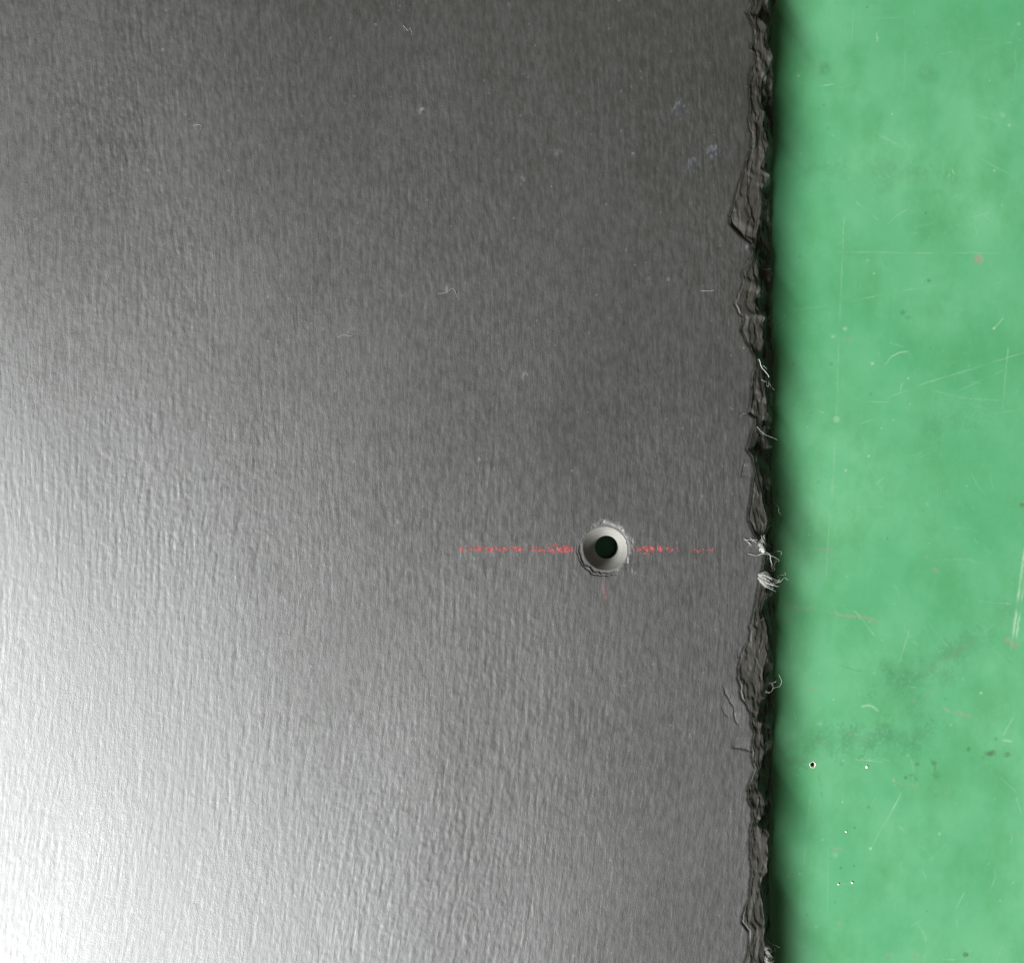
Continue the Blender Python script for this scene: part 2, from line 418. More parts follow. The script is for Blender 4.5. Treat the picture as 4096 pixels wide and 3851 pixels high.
# polar patch round the hole
loop = ([vid[rj0, c] for c in range(ci0, ci1)] + [vid[r, ci1] for r in range(rj0, rj1)] +
        [vid[rj1, c] for c in range(ci1, ci0, -1)] + [vid[r, ci0] for r in range(rj1, rj0, -1)])
loop = np.array(loop); B = V[loop]
th = np.arctan2(B[:, 1] - HY, B[:, 0] - HX)
RIM = np.stack([HX + HR * np.cos(th), HY + HR * np.sin(th)], -1)
cr = chip(RIM[:, 0] + .05 * np.cos(th), RIM[:, 1] + .05 * np.sin(th))
for _ in range(3):   # where the face has spalled, the cone meets it lower down and nearer the axis
    rr = HR - cr / slope
    RIM = np.stack([HX + rr * np.cos(th), HY + rr * np.sin(th)], -1)
MR = 44
s = (np.linspace(0, 1, MR + 1)[1:] ** .8)[:, None]
PX = B[None, :, 0] * (1 - s) + RIM[None, :, 0] * s; PY = B[None, :, 1] * (1 - s) + RIM[None, :, 1] * s
PZ = T + face_h(PX, PY) - chip(PX, PY)
zr = T - cr
wl = sstep(.93, 1, s); PZ = PZ * (1 - wl) + zr[None, :] * wl
base = len(V); nl = len(loop)
V = np.concatenate([V, np.stack([PX, PY, PZ], -1).reshape(-1, 3)])
STf = np.concatenate([STf, stain_sparkle_fn(PX, PY).reshape(-1, 4)])
rings = np.concatenate([loop[None, :], base + np.arange(MR * nl).reshape(MR, nl)])
nxt = np.roll(rings, -1, axis=1)
pq = np.stack([rings[:-1], nxt[:-1], nxt[1:], rings[1:]], -1).reshape(-1, 4)
# outer walls of the slab on the three sawn sides
def skirt(idx):
    global V, STf
    b0 = len(V); bot = V[idx].copy(); bot[:, 2] = 0
    V = np.concatenate([V, bot]); STf = np.concatenate([STf, STf[idx]])
    bi = b0 + np.arange(len(idx))
    return np.stack([idx[:-1], bi[:-1], bi[1:], idx[1:]], -1)
walls = np.concatenate([skirt(vid[0][::-1]), skirt(vid[:, 0]), skirt(vid[-1])])
eq_side = skirt(vid[:, -1][::-1])
fv, ff, fa = compact(V, np.concatenate([quads[keep & ~is_edge], pq, walls]), {"stain_sparkle": STf, "grain": np.stack([lean(V[:, 0], V[:, 1]) * MM, V[:, 1] * MM, V[:, 2] * 0, V[:, 2] * 0 + 1], -1)})
slab = mesh_obj("slab", fv, ff, M_slate, tile, True, fa)
fv, ff, fa = compact(V, np.concatenate([quads[keep & is_edge], eq_side]))
edge = mesh_obj("broken_edge", fv, ff, M_edge, tile, False)
edge["label"] = "flaked, stepped break along the right side of the slate"

# countersink and bore
cs = np.linspace(0, 1, 22)[:, None]
inn = np.stack([IX + IR * np.cos(th), IY + IR * np.sin(th)], -1)
CX = RIM[None, :, 0] * (1 - cs) + inn[None, :, 0] * cs; CY = RIM[None, :, 1] * (1 - cs) + inn[None, :, 1] * cs
CZ = zr[None, :] * (1 - cs) + (T - CD) * cs
cone = np.stack([CX, CY, CZ], -1)
r_ = np.arange(22 * nl).reshape(22, nl); rn = np.roll(r_, -1, axis=1)
mesh_obj("countersink", cone.reshape(-1, 3), np.stack([r_[:-1], rn[:-1], rn[1:], r_[1:]], -1).reshape(-1, 4), M_drill, tile)["label"] = "smooth pale grey drilled cone of the nail hole"
bz = np.array([T - CD, 3.4, 1.7, .02])
bore = np.stack([np.broadcast_to(inn[None, :, 0], (4, nl)), np.broadcast_to(inn[None, :, 1], (4, nl)), np.broadcast_to(bz[:, None], (4, nl))], -1)
r_ = np.arange(4 * nl).reshape(4, nl); rn = np.roll(r_, -1, axis=1)
mesh_obj("bore", bore.reshape(-1, 3), np.stack([r_[:-1], rn[:-1], rn[1:], r_[1:]], -1).reshape(-1, 4), M_edge, tile)

# crayon marks: wax left on the high points of the grain
def crayon(xa, xb, ya, yb, f, name, label):
    st = .075
    gx = np.arange(xa, xb, st); gy = np.arange(ya, yb, st)
    x, y = np.meshgrid(gx, gy)
    hh = face_h(x, y)
    z = T + hh + .03 - np.where(np.hypot(x - HX, y - HY) < HR + 3.5, chip(x, y), 0)
    m = f(x, y)
    idx = np.arange(x.size).reshape(x.shape)
    fq = np.stack([idx[:-1, :-1], idx[:-1, 1:], idx[1:, 1:], idx[1:, :-1]], -1)[m[:-1, :-1]]
    v, fq, _ = compact(np.stack([x, y, z], -1).reshape(-1, 3), fq)
    o = mesh_obj(name, v, fq, M_red, tile); o["label"] = label
_cr = np.random.default_rng(15)
def strokes_mask(lst):
    def f(x, y):
        m = np.zeros(x.shape, bool)
        skip = samp(n_rough, x * .8, y * .8) + .8 * samp(n_streak, lean(x, y), y)
        for pts, wd in lst:
            p = np.array(pts)
            q_ = (x > p[:, 0].min() - .4) & (x < p[:, 0].max() + .4) & (y > p[:, 1].min() - .4) & (y < p[:, 1].max() + .4)
            if not q_.any(): continue
            d, _, _ = seg_dist(x[q_] + .04 * samp(n_rough, x[q_], y[q_]), y[q_], pts)
            m[q_] |= (d < wd) & (skip[q_] > -.75)
        return m & (np.hypot(x - HX, y - HY) > HR + .7)
    return f
def stroke_set(xs, ys, dens, half, n):
    """short slanted wax smears along a line; dens and half vary along xs"""
    out = []; g = np.linspace(xs[0], xs[-1], 400); d = np.interp(g, xs, dens); c = np.cumsum(d); c /= c[-1]
    for _ in range(n):
        x = float(np.interp(_cr.uniform(), c, g)); h = float(np.interp(x, xs, half)); y = float(np.interp(x, xs, ys)) + _cr.normal(0, .38) * h
        a = _cr.choice([_cr.normal(1.05, .3), _cr.normal(-.75, .3), _cr.normal(.1, .3)]); L = _cr.uniform(.25, .95) * h
        k_ = _cr.normal(0, .12)
        out.append(([(x - L * math.cos(a) / 2, y - L * math.sin(a) / 2), (x + k_, y + k_), (x + L * math.cos(a) / 2, y + L * math.sin(a) / 2)], _cr.uniform(.04, .08)))
    return out
pxy = lambda a, b: tuple(float(v) for v in P(a, b))
xl0, yl = pxy(1840, 2196); xl1, _ = pxy(2300, 2198); xr0, _ = pxy(2535, 2202); xr1, _ = pxy(2866, 2202)
LX = [xl0 + (xl1 - xl0) * t for t in (0, .03, .2, .3, .45, .55, .75, .83, .93, 1)]
crayon(xl0 - 1, xl1 + 1, yl - 2.5, yl + 2.5, strokes_mask(stroke_set(LX, [yl - .2, yl + .25, yl, yl - .15, yl, yl - .2, yl - .1, yl + .05, yl - .2, yl - .45], [1.4, 1.2, 1.1, 1.2, 1.1, 1.1, 1.3, 2.0, 2.0, .9], [.7, .7, .6, .7, .6, .65, .85, 1.2, 1.1, .7], 235)),
       "crayon_line", "broken red crayon line running left from the nail hole")
RX = [xr0 + (xr1 - xr0) * t for t in (0, .12, .25, .33, .45, .6, .8, 1)]
crayon(xr0 - 1, xr1 + 1, yl - 2.5, yl + 2.5, strokes_mask(stroke_set(RX, [yl - .1, yl - .2, yl + .1, yl, yl - .2, yl - .25, yl - .3, yl - .25], [1.3, 1.8, 2.1, 1.4, .9, .65, .5, .35], [.9, 1.0, 1.2, .8, .6, .6, .5, .45], 105)),
       "crayon_line", "fading red crayon line running right from the nail hole")
tick = []
for a_, b_ in [((2407, 2322), (2413, 2328)), ((2406, 2332), (2412, 2340)), ((2410, 2352), (2417, 2360)), ((2414, 2364), (2419, 2372)), ((2421, 2384), (2426, 2394))]:
    tick.append(([pxy(*a_), pxy((a_[0] + b_[0]) / 2 + 2, (a_[1] + b_[1]) / 2), pxy(*b_)], .085))
tx, ty = pxy(2400, 2405); tx2, ty2 = pxy(2432, 2312)
crayon(tx, tx2, ty, ty2, strokes_mask(tick), "crayon_line", "short faint red crayon tick below the nail hole")

# ------------------------------------------------------------------ green painted table top
GZ = 1.869
OFF = [0, 1000, 1900, 2850]
def gp(i, X_, Y_): return tuple(float(v) for v in P(3050 + X_ / GZ, OFF[i] + Y_ / GZ, 0))
gx = np.concatenate([np.linspace(-420, 48, 40)[:-1], np.arange(48, 126, .215), np.linspace(126, 420, 30)[1:]])
gy = np.concatenate([np.linspace(-420, -114, 30)[:-1], np.arange(-114, 114, .215), np.linspace(114, 420, 30)[1:]])
GX, GY = np.meshgrid(gx, gy)
WR = np.zeros(GX.shape + (4,), np.float32)
def win_of(pts, pad):
    p = np.array(pts)
    a = np.searchsorted(gx, p[:, 0].min() - pad); b = np.searchsorted(gx, p[:, 0].max() + pad)
    c = np.searchsorted(gy, p[:, 1].min() - pad); d = np.searchsorted(gy, p[:, 1].max() + pad)
    return slice(c, d), slice(a, b)
def scratch(i, pts, wz, amt, ch=0, ragged=.5):
    pts = [gp(i, *p) for p in pts]; wd = max(wz / GZ * K * .55, .10)
    sl = win_of(pts, 2 + 2.5 * wd); x, y = GX[sl], GY[sl]
    rg = ragged * .10 * samp(n_rough, x, y) * max(1, wd / .2)
    d, t, sd = seg_dist(x + rg, y + rg, pts)
    br = np.clip(.75 + .45 * samp(n_edge, x * .6 + i * 31, y * .6), .1, 1.15)
    v = amt * (.68 if ch == 0 else 1) * np.exp(-(d / wd) ** 2) * br * np.clip(8 * np.minimum(t, 1 - t) + .35, 0, 1)
    WR[sl][..., ch] = np.maximum(WR[sl][..., ch], np.clip(v, 0, 1))
def spot(i, X_, Y_, r, amt, ch=2, soft=.5, ax=1.0):
    cx, cy = gp(i, X_, Y_); rr = r / GZ * K
    sl = win_of([(cx, cy)], rr * 2.4 * max(1, ax) + .4); x, y = GX[sl], GY[sl]
    d = np.hypot((x - cx) / ax, y - cy) / rr + .22 * samp(n_edge, x + cx, y)
    v = amt * (1 - sstep(1 - soft, 1 + soft, d)) * np.clip(.85 + .3 * samp(n_rough, x, y), 0, 1)
    WR[sl][..., ch] = np.maximum(WR[sl][..., ch], np.clip(v, 0, 1))
for a in [(0,[(678,60),(668,320)],6,.3),(0,[(1070,150),(1058,690)],9,.28),(0,[(740,132),(1030,135)],5,.18),(0,[(852,248),(862,312)],6,.75),(0,[(1795,326),(1865,322)],5,.6),
          (0,[(440,645),(535,628)],5,.6),(0,[(820,980),(1060,1110)],5,.45),(0,[(1388,1325),(1400,1300)],7,.6),(0,[(1420,1262),(1434,1306)],6,.8),(0,[(700,1515),(760,1560),(870,1650)],7,.45),
          (0,[(930,1680),(1000,1615),(1115,1545)],6,.4),(0,[(1300,1600),(1450,1740)],5,.4),(0,[(605,1630),(600,1869)],7,.3),(0,[(1125,1745),(1380,1750)],4,.25),(0,[(1630,1190),(1860,1310)],5,.28),
          (0,[(1600,860),(1850,940)],4,.25),(0,[(1320,410),(1420,390)],4,.2),(0,[(1640,1600),(1720,1655)],5,.25),(0,[(1480,35),(1530,22)],6,.4),
          (1,[(600,0),(580,450),(550,1270),(520,1860)],8,.24),(1,[(560,15),(1130,22),(1560,22),(1780,28)],4,.3),(1,[(640,390),(1000,310),(1330,262)],4,.36),(1,[(200,450),(480,420)],4,.18),
          (1,[(915,860),(960,800),(1020,768),(1095,755)],8,.7),(1,[(920,1110),(1230,990),(1600,880),(1955,765)],6,.42),(1,[(1032,1062),(1045,990)],6,.5),(1,[(1260,1045),(1500,1110),(1800,1125)],4,.25),
          (1,[(1835,730),(1820,900),(1795,1190)],9,.5),(1,[(1722,595),(1800,510)],9,.55),(1,[(1720,1225),(1955,1190)],4,.28),(1,[(730,250),(728,300)],6,.5),(1,[(1000,290),(998,325)],6,.5),
          (1,[(730,1300),(870,1250)],4,.3),(1,[(850,1750),(905,1700)],5,.55),(1,[(530,1370),(620,1340)],4,.3),(1,[(780,1130),(970,1140)],4,.3),(1,[(1450,1060),(1800,900)],4,.22),(1,[(1740,300),(1850,285)],4,.3),
          (1,[(420,1205),(465,1218)],6,.45),(1,[(950,690),(1050,725)],4,.3),(1,[(1180,1550),(1260,1515)],4,.25),
          (2,[(525,0),(490,500),(475,770)],7,.28),(2,[(1962,540),(1925,800),(1895,1050),(1860,1295)],14,.9),(2,[(1962,760),(1935,960),(1912,1120),(1892,1240)],12,.8),(2,[(1950,650),(1905,960),(1875,1200)],22,.4),
          (2,[(680,1010),(750,1080),(850,1220)],5,.55),(2,[(970,790),(1010,870),(1020,930)],6,.45),(2,[(1000,700),(1040,755)],4,.4),(2,[(1620,945),(1855,962)],5,.6),
          (2,[(1100,1150),(1060,1290),(1015,1410)],6,.32),(2,[(1220,205),(1243,240)],9,.65),(2,[(650,340),(672,285)],5,.35),(2,[(740,1728),(800,1722),(835,1738),(868,1765)],15,.6),(2,[(1240,1100),(1400,1300)],4,.25),
          (2,[(1660,1170),(1760,1100)],5,.35),(2,[(1850,1850),(1880,1760)],6,.35),(2,[(1530,630),(1640,660)],4,.25),(2,[(1340,635),(1560,630)],4,.2),(2,[(220,1700),(250,1830)],4,.3),(2,[(700,232),(900,240)],4,.25),
          (3,[(1045,590),(950,770),(880,880),(815,1010)],8,.55),(3,[(690,350),(760,352),(900,372)],9,.45),(3,[(845,635),(815,690)],6,.35),(3,[(1015,845),(1055,880)],6,.45),(3,[(1730,1150),(1740,1220),(1720,1290),(1675,1360)],13,.38),
          (3,[(1510,1340),(1445,1460)],9,.5),(3,[(1150,1560),(1220,1675)],5,.25),(3,[(1870,40),(1800,170)],8,.38),(3,[(1800,205),(1865,215)],14,.6),(3,[(1790,1740),(1745,1865)],7,.4),(3,[(360,600),(320,1000),(275,1500)],5,.28),
          (3,[(1895,635),(1940,760)],6,.35),(3,[(1030,1110),(1038,1190)],9,.4),(3,[(1088,1160),(1105,1225)],9,.38),(3,[(1200,1180),(1220,1240)],8,.25),(3,[(1210,1790),(1220,1860)],6,.3),(3,[(1250,1100),(1380,980)],8,.2),(3,[(1780,480),(1900,600)],4,.2),
          (3,[(490,1000),(485,1500)],7,.18),(3,[(1340,1840),(1440,1845)],8,.35)]:
    scratch(*a)
for a in [(2,[(205,972),(300,1003),(345,1003)],16,.6),(2,[(345,985),(420,1010),(600,1050),(730,1062),(880,1097)],15,.55),(2,[(720,1030),(760,1065)],14,.45),(2,[(1345,1740),(1400,1770),(1570,1806)],13,.65),(2,[(350,556),(520,555)],22,.35),
          (2,[(1225,1460),(1400,1360),(1580,1240)],13,.3),(2,[(320,1602),(430,1585)],12,.35),(3,[(1060,540),(1160,552)],16,.4),(3,[(975,515),(1050,545)],14,.35),(3,[(510,1013),(590,1022)],14,.45),
          (3,[(620,165),(720,165),(770,215)],9,.35),(0,[(1260,800),(1380,730)],7,.25),(2,[(1260,1640),(1300,1610)],12,.35),(3,[(1440,5),(1570,30)],12,.5)]:
    scratch(*a, ch=1, ragged=1.0)
for a in [(3,[(400,240),(412,400),(450,640)],6,.55),(3,[(600,170),(605,310)],8,.5),(3,[(505,215),(600,185)],6,.4),(2,[(560,1415),(740,1470)],6,.35),(2,[(1630,1150),(1850,1400)],5,.35),(2,[(1300,1510),(1400,1512)],6,.3),
          (3,[(1245,340),(1290,400),(1300,500)],18,.4),(3,[(1055,485),(1120,462),(1160,510)],12,.4),(3,[(210,380),(340,420)],12,.4),(2,[(850,1600),(1200,1450),(1650,1200)],170,.32),(3,[(150,280),(600,210),(1300,150)],190,.34),(3,[(150,380),(420,330)],90,.3),(0,[(200,1290),(900,1280),(1500,1400)],120,.16),(1,[(1150,1330),(1450,1300),(1700,1480)],160,.16)]:
    scratch(*a, ch=3, ragged=1.0)
for a in [(2,1285,712,20,.6,1,.4,1.6),(2,1830,1235,22,.6,1,.4),(2,1885,1270,18,.65,1,.4,1.4),(2,1120,1690,13,.45,1),(3,283,350,14,.6,1),(3,460,322,12,.5,1),(3,1290,590,11,.45,1),(3,560,1580,17,.3,1),(3,310,1757,11,.55,1),
          (3,485,1856,12,.4,1,.5,1.5),(3,640,1846,10,.35,1),(3,765,1840,9,.3,1),(3,950,1815,13,.35,1,.5,2),(3,1150,1816,12,.35,1,.5,2),(3,440,776,7,.5,1),(3,440,215,20,.25,1),(2,240,1010,14,.3,1),
          (1,1615,68,32,.75,1,.35),(1,925,505,13,.35,1),(1,630,672,16,.25,1,.5,2),(3,1910,905,18,.3,1),(3,1375,605,10,.35,1),
          (0,458,787,11,.65,2),(0,1220,1593,8,.5,2),(0,783,53,7,.35,2),(0,465,515,50,.4,3,.9),(0,485,960,16,.2,3,.9),(0,1240,570,60,.2,3,.9),(0,1850,545,50,.2,3,.9),(0,920,1290,120,.2,3,.9),
          (1,1245,225,24,.6,3,.6),(1,1045,468,18,.55,3,.6),(1,1090,502,16,.35,3,.6,1.6),(1,518,848,17,.5,3,.5),(1,810,1078,14,.5,3,.5),(1,277,48,13,.55,2,.5),(1,360,1218,5,.8,2),(1,563,1542,6,.6,2),(1,927,825,6,.5,2),(1,232,850,7,.4,2),(1,1275,300,5,.3,2),
          (2,935,472,7,.8,2),(2,927,975,8,.5,2),(2,1370,1675,9,.7,2),(2,1937,226,12,.6,2),(2,1050,1520,110,.38,3,.9,1.3),(2,950,1450,60,.3,3,.9),(2,1150,1740,110,.2,3,.9),(2,1370,1500,70,.25,3,.9,1.5),(2,1820,1000,80,.25,3,.9),
          (3,300,250,110,.28,3,.9),(3,650,210,50,.4,3,.8),(3,1000,190,80,.25,3,.9,1.5),(3,1540,270,15,.6,3,.5),(3,1710,300,20,.6,2,.6,1.8),(3,1830,315,20,.65,2,.5,1.5),(3,1745,195,12,.35,3),(3,1155,385,16,.5,3),(3,1285,375,18,.4,2),(3,1300,465,26,.4,3,.8),
          (3,1070,487,11,.5,2),(3,690,860,9,.6,2),(3,1518,1805,15,.95,2,.3),(3,795,705,9,.45,2),(3,585,1160,9,.4,2),(3,685,1143,8,.45,2),(3,545,1417,9,.3,2),(3,515,1090,12,.3,3),(3,1645,335,10,.3,2),
          (0,968,853,11,.5,0),(0,268,570,10,.35,0),(0,1795,860,20,.2,0),(0,1845,938,12,.4,0),(0,285,1147,6,.6,0),(0,1915,180,12,.3,0),(1,795,1540,13,.55,0),(1,625,1650,12,.55,0),(1,615,590,18,.35,0),(1,525,645,14,.45,0),(1,1090,960,11,.6,0),
          (1,820,850,11,.5,0),(1,785,80,10,.4,0),(1,170,497,6,.7,0),(1,335,1320,5,.7,0),(1,980,1270,7,.6,0),(1,890,1333,7,.5,0),(1,550,1265,20,.3,0),(1,1730,585,9,.8,0),(2,838,1480,13,.4,0),(2,1635,1628,10,.5,0),(2,530,1678,6,.7,0),(2,985,965,6,.6,0),
          (3,808,1015,11,.6,0),(3,600,668,8,.6,0),(3,980,505,9,.4,0),(3,1088,320,7,.7,0),(3,605,358,6,.6,0),(3,1325,905,14,.35,0),(3,1690,1128,6,.4,0),(3,1555,1780,6,.8,0),(3,1688,1790,6,.5,0),(3,425,84,9,.4,0,.6,2),(3,400,1600,13,.25,0),(3,280,1205,6,.5,0),(3,540,1060,22,.2,0,.9)]:
    spot(*a)
# fine random hairline scratches and specks over the visible paint
r2 = np.random.default_rng(99)
for _ in range(160):
    i = int(r2.integers(0, 4)); cx, cy = r2.uniform(120, 1950), r2.uniform(0, 1869); L = r2.gamma(1.6, 42); a = r2.choice([r2.normal(-.35, .25), r2.normal(.9, .4), r2.normal(1.5, .1)])
    b = r2.normal(0, .12) * L
    scratch(i, [(cx, cy), (cx + L * .5 * math.cos(a) + b * math.sin(a), cy + L * .5 * math.sin(a) - b * math.cos(a)), (cx + L * math.cos(a), cy + L * math.sin(a))], 4, float(r2.uniform(.08, .3)))
for _ in range(150):
    spot(int(r2.integers(0, 4)), r2.uniform(120, 1950), r2.uniform(0, 1869), r2.uniform(3, 8), r2.uniform(.12, .4), int(r2.choice([0, 0, 1, 1, 2])))
NHX, NHY = (float(v) for v in P(3252, 3057.5, 0))
GH = .03 * samp(n_big, GX * .8, GY * .8) - .03 * WR[..., 0] - .025 * WR[..., 1]
rn_ = np.hypot(GX - NHX, GY - NHY)
GH = np.where(GX < 52, -.03 , GH - .05)
GH -= 1.6 * (1 - sstep(.42, .62, rn_))
WR[..., 2] = np.maximum(WR[..., 2], .97 * (1 - sstep(.55, .75, rn_)))  # shade in the nail hole, darkened by colour on top of the dent
gid = np.arange(GX.size).reshape(GX.shape)
gq = np.stack([gid[:-1, :-1], gid[:-1, 1:], gid[1:, 1:], gid[1:, :-1]], -1).reshape(-1, 4)
table = mesh_obj("table_top", np.stack([GX, GY, GH], -1).reshape(-1, 3), gq, M_green, None, True, {"wear_and_shade": WR.reshape(-1, 4)})
tag(table, "worn bright green painted table top, scratched and stained, beneath the slate", "table top", kind="structure")
# board under the paint
bm = bmesh.new(); bmesh.ops.create_cube(bm, size=1)
for v in bm.verts: v.co = Vector((v.co.x * .8396, v.co.y * .8396, v.co.z * .020 - .0125))
bmesh.ops.bevel(bm, geom=bm.edges[:], offset=.0015, segments=2, affect='EDGES')
me = bpy.data.meshes.new("board"); bm.to_mesh(me); bm.free(); me.materials.append(M_wood)
bo = bpy.data.objects.new("board", me); scene.collection.objects.link(bo); bo.parent = table

def lathe(name, prof, cx, cy, mat, parent, n=40, jit=0.0, seed=0):
    r = np.random.default_rng(seed); ang = np.linspace(0, 2 * np.pi, n, endpoint=False); k = len(prof)
    j = 1 + jit * np.convolve(np.tile(r.standard_normal(n), 3), [.25, .5, .25], 'same')[n:2 * n]
    v = np.array([[(cx + p[0] * jj * math.cos(a), cy + p[0] * jj * math.sin(a), p[1]) for a, jj in zip(ang, j)] for p in prof])
    i_ = np.arange(k * n).reshape(k, n); i2 = np.roll(i_, -1, axis=1)
    return mesh_obj(name, v.reshape(-1, 3), np.stack([i_[:-1], i2[:-1], i2[1:], i_[1:]], -1).reshape(-1, 4), mat, parent)
zb = float(GH[np.searchsorted(gy, NHY + 1.2), np.searchsorted(gx, NHX)])
rim = lathe("hole_rim", [(.80, zb - .03), (.76, zb + .05), (.64, zb + .06), (.53, zb + .01), (.50, zb - .5)], NHX, NHY, M_ring, table, jit=.09, seed=3)
rim["label"] = "pale chipped ring round a small dark nail hole in the paint"

# ------------------------------------------------------------------ pale crumbs on the paint
def crumb(px, py, r, seed, label, group=None):
    bm = bmesh.new(); bmesh.ops.create_icosphere(bm, subdivisions=2, radius=1)
    rr = np.random.default_rng(seed); ax = rr.uniform(.7, 1.25, 3)
    for v in bm.verts:
        c = v.co; k_ = 1 + .22 * math.sin(c.x * 4 + seed) * math.cos(c.y * 5 + 2 * seed) + rr.normal(0, .06)
        v.co = Vector((c.x * ax[0] * k_, c.y * ax[1] * k_, c.z * .45 * k_)) * r * MM
    me = bpy.data.meshes.new("crumb"); bm.to_mesh(me); bm.free(); me.materials.append(M_crumb)
    o = bpy.data.objects.new("paint_crumb", me); scene.collection.objects.link(o)
    x, y = P(px, py, 0); zt_ = float(GH[np.searchsorted(gy, y), np.searchsorted(gx, x)])
    zmin = min(v.co.z for v in me.vertices)
    o.location = (float(x) * MM, float(y) * MM, zt_ * MM - zmin - .00003); tag(o, label, "crumb", group)
G = "pale crumbs on the green paint"
crumb(3050 + 780 / GZ, 2850 + 405 / GZ, .27, 1, "pale crumb right of the small ringed nail hole in the green paint", G)
crumb(3050 + 568 / GZ, 2850 + 1280 / GZ, .25, 2, "left one of two pale crumbs lying side by side low on the green paint", G)
crumb(3050 + 670 / GZ, 2850 + 1268 / GZ, .24, 4, "right one of two pale crumbs lying side by side low on the green paint", G)
crumb(3050 + 625 / GZ, 2850 + 888 / GZ, .18, 5, "small pale crumb left of the lower end of the long diagonal scratch", G)

# ------------------------------------------------------------------ lint and hairs caught on the slate
def tube_v(pts, r0, r1, n=5):
    pts = np.asarray(pts, float); m = len(pts)
    tn = np.gradient(pts, axis=0); tn /= np.linalg.norm(tn, axis=1)[:, None] + 1e-9
    up = np.array([.3, .2, .93]); a = np.cross(tn, up); a /= np.linalg.norm(a, axis=1)[:, None] + 1e-9; b = np.cross(tn, a)
    rad = np.linspace(r0, r1, m)[:, None, None]
    an = np.linspace(0, 2 * np.pi, n, endpoint=False)[None, :, None]
    v = pts[:, None, :] + rad * (np.cos(an) * a[:, None, :] + np.sin(an) * b[:, None, :])
    i_ = np.arange(m * n).reshape(m, n); i2 = np.roll(i_, -1, axis=1)
    return v.reshape(-1, 3), np.stack([i_[:-1], i2[:-1], i2[1:], i_[1:]], -1).reshape(-1, 4)
def spline(ctrl, n=26):
    c = np.asarray(ctrl, float)
    if len(c) == 2: return c[0] + (c[1] - c[0]) * np.linspace(0, 1, n)[:, None]
    cc = np.vstack([2 * c[0] - c[1], c, 2 * c[-1] - c[-2]]); out = []
    per = max(2, n // (len(c) - 1))
    for i in range(len(c) - 1):
        p0, p1, p2, p3 = cc[i:i + 4]
        for t in np.linspace(0, 1, per, endpoint=(i == len(c) - 2)):
            out.append(.5 * ((2 * p1) + (-p0 + p2) * t + (2 * p0 - 5 * p1 + 4 * p2 - p3) * t * t + (-p0 + 3 * p1 - 3 * p2 + p3) * t ** 3))
    return np.array(out)
def surf(x, y):
    j = np.clip(np.searchsorted(yr, y), 0, nr - 1); i = np.clip(np.searchsorted(X[j], x), 0, nc - 1)
    return float(Z[j, i]) if x <= X[j, -1] else 0.0
def fibre(s, pts, lift, r=.05, wob=.0, seed=0, n=30):
    """traced fibre; lift = heights above the surface it crosses, one per point; z never drops below .2 over the table"""
    y0, sc = STR[s]; c = []
    zprev = None
    for (X_, Y_), lf in zip(pts, lift):
        x, y = P(2800 + X_ / sc, y0 + Y_ / sc, T - 1)
        zs = surf(float(x), float(y))
        if zprev is not None: zs = max(zs, zprev - .35, 4.0)
        zprev = zs
        c.append((float(x), float(y), zs + lf))
    p = spline(c, n)
    if wob:
        rr = np.random.default_rng(seed); k_ = len(p); wv = rr.standard_normal((k_, 3))
        wv = np.stack([np.convolve(wv[:, i], np.ones(3) / 3, 'same') for i in range(3)], -1); wv[0] = 0
        p = p + wv * wob
    return tube_v(p, r, r * .6)
def fibres_obj(name, lst, label, cat, group=None, mat=None):
    vs_, fs_, b = [], [], 0
    for v, f in lst: vs_.append(v); fs_.append(f + b); b += len(v)
    v = np.vstack(vs_)
    o = mesh_obj(name, v, np.vstack(fs_), mat or M_fibre)
    return tag(o, label, cat, group)
LG = "lint tufts snagged on the broken slate edge"
rr = np.random.default_rng(5)
# 1. dense white wad
lst = []
for i in range(280):
    t = rr.uniform(0, 1); a = np.array([(745, 860), (735, 890), (708, 930), (700, 975), (712, 1010)])
    cx = np.interp(t, np.linspace(0, 1, 5), a[:, 0]); cy = np.interp(t, np.linspace(0, 1, 5), a[:, 1])
    wdt = 42 * math.sin(math.pi * (.12 + .8 * t))
    ox, oy = rr.normal(0, .5) * wdt, rr.normal(0, 6); an = rr.normal(1.95, .5); L = rr.uniform(25, 60)
    p0 = (cx + ox - L * .5 * math.cos(an), cy + oy - L * .5 * math.sin(an)); p1 = (cx + ox + rr.normal(0, 5), cy + oy); p2 = (cx + ox + L * .5 * math.cos(an), cy + oy + L * .5 * math.sin(an))
    lf = rr.uniform(.2, 1.6)
    lst.append(fibre('D', [p0, p1, p2], [lf * .6, lf, lf * .6], .065, .03, i, 10))
for i, (pts, lf) in enumerate([([(780,945),(820,955),(835,985),(825,1020)], [.3,.6,.7,.4]), ([(715,1020),(760,1030),(800,1060),(805,1110),(825,1160),(830,1210)], [.2,.3,.4,.4,.5,.4]),
                               ([(650,1060),(700,1042),(780,1058),(850,1085),(895,1115)], [.1,.6,.8,.9,1.]), ([(895,1075),(905,1130),(890,1190),(850,1260)], [1.,.9,.8,.6]), ([(900,1140),(935,1140),(960,1130)], [.9,.9,1.]),
                               ([(900,1160),(920,1140),(950,1150)], [.9,.9,1.]), ([(890,1060),(925,1030),(960,1030),(972,1055),(960,1080)], [1.,1.1,1.1,1.,.9]), ([(860,1280),(890,1250),(905,1200)], [.6,.7,.8])]):
    lst.append(fibre('D', pts, lf, .048, .04, 300 + i))
    if i in (3, 1): lst.append(fibre('D', [(a + 6, b + 5) for a, b in pts], lf, .04, .08, 320 + i))
fibres_obj("lint_tuft", lst, "dense white lint wad with stray curls on the edge right of the nail hole", "lint", LG)
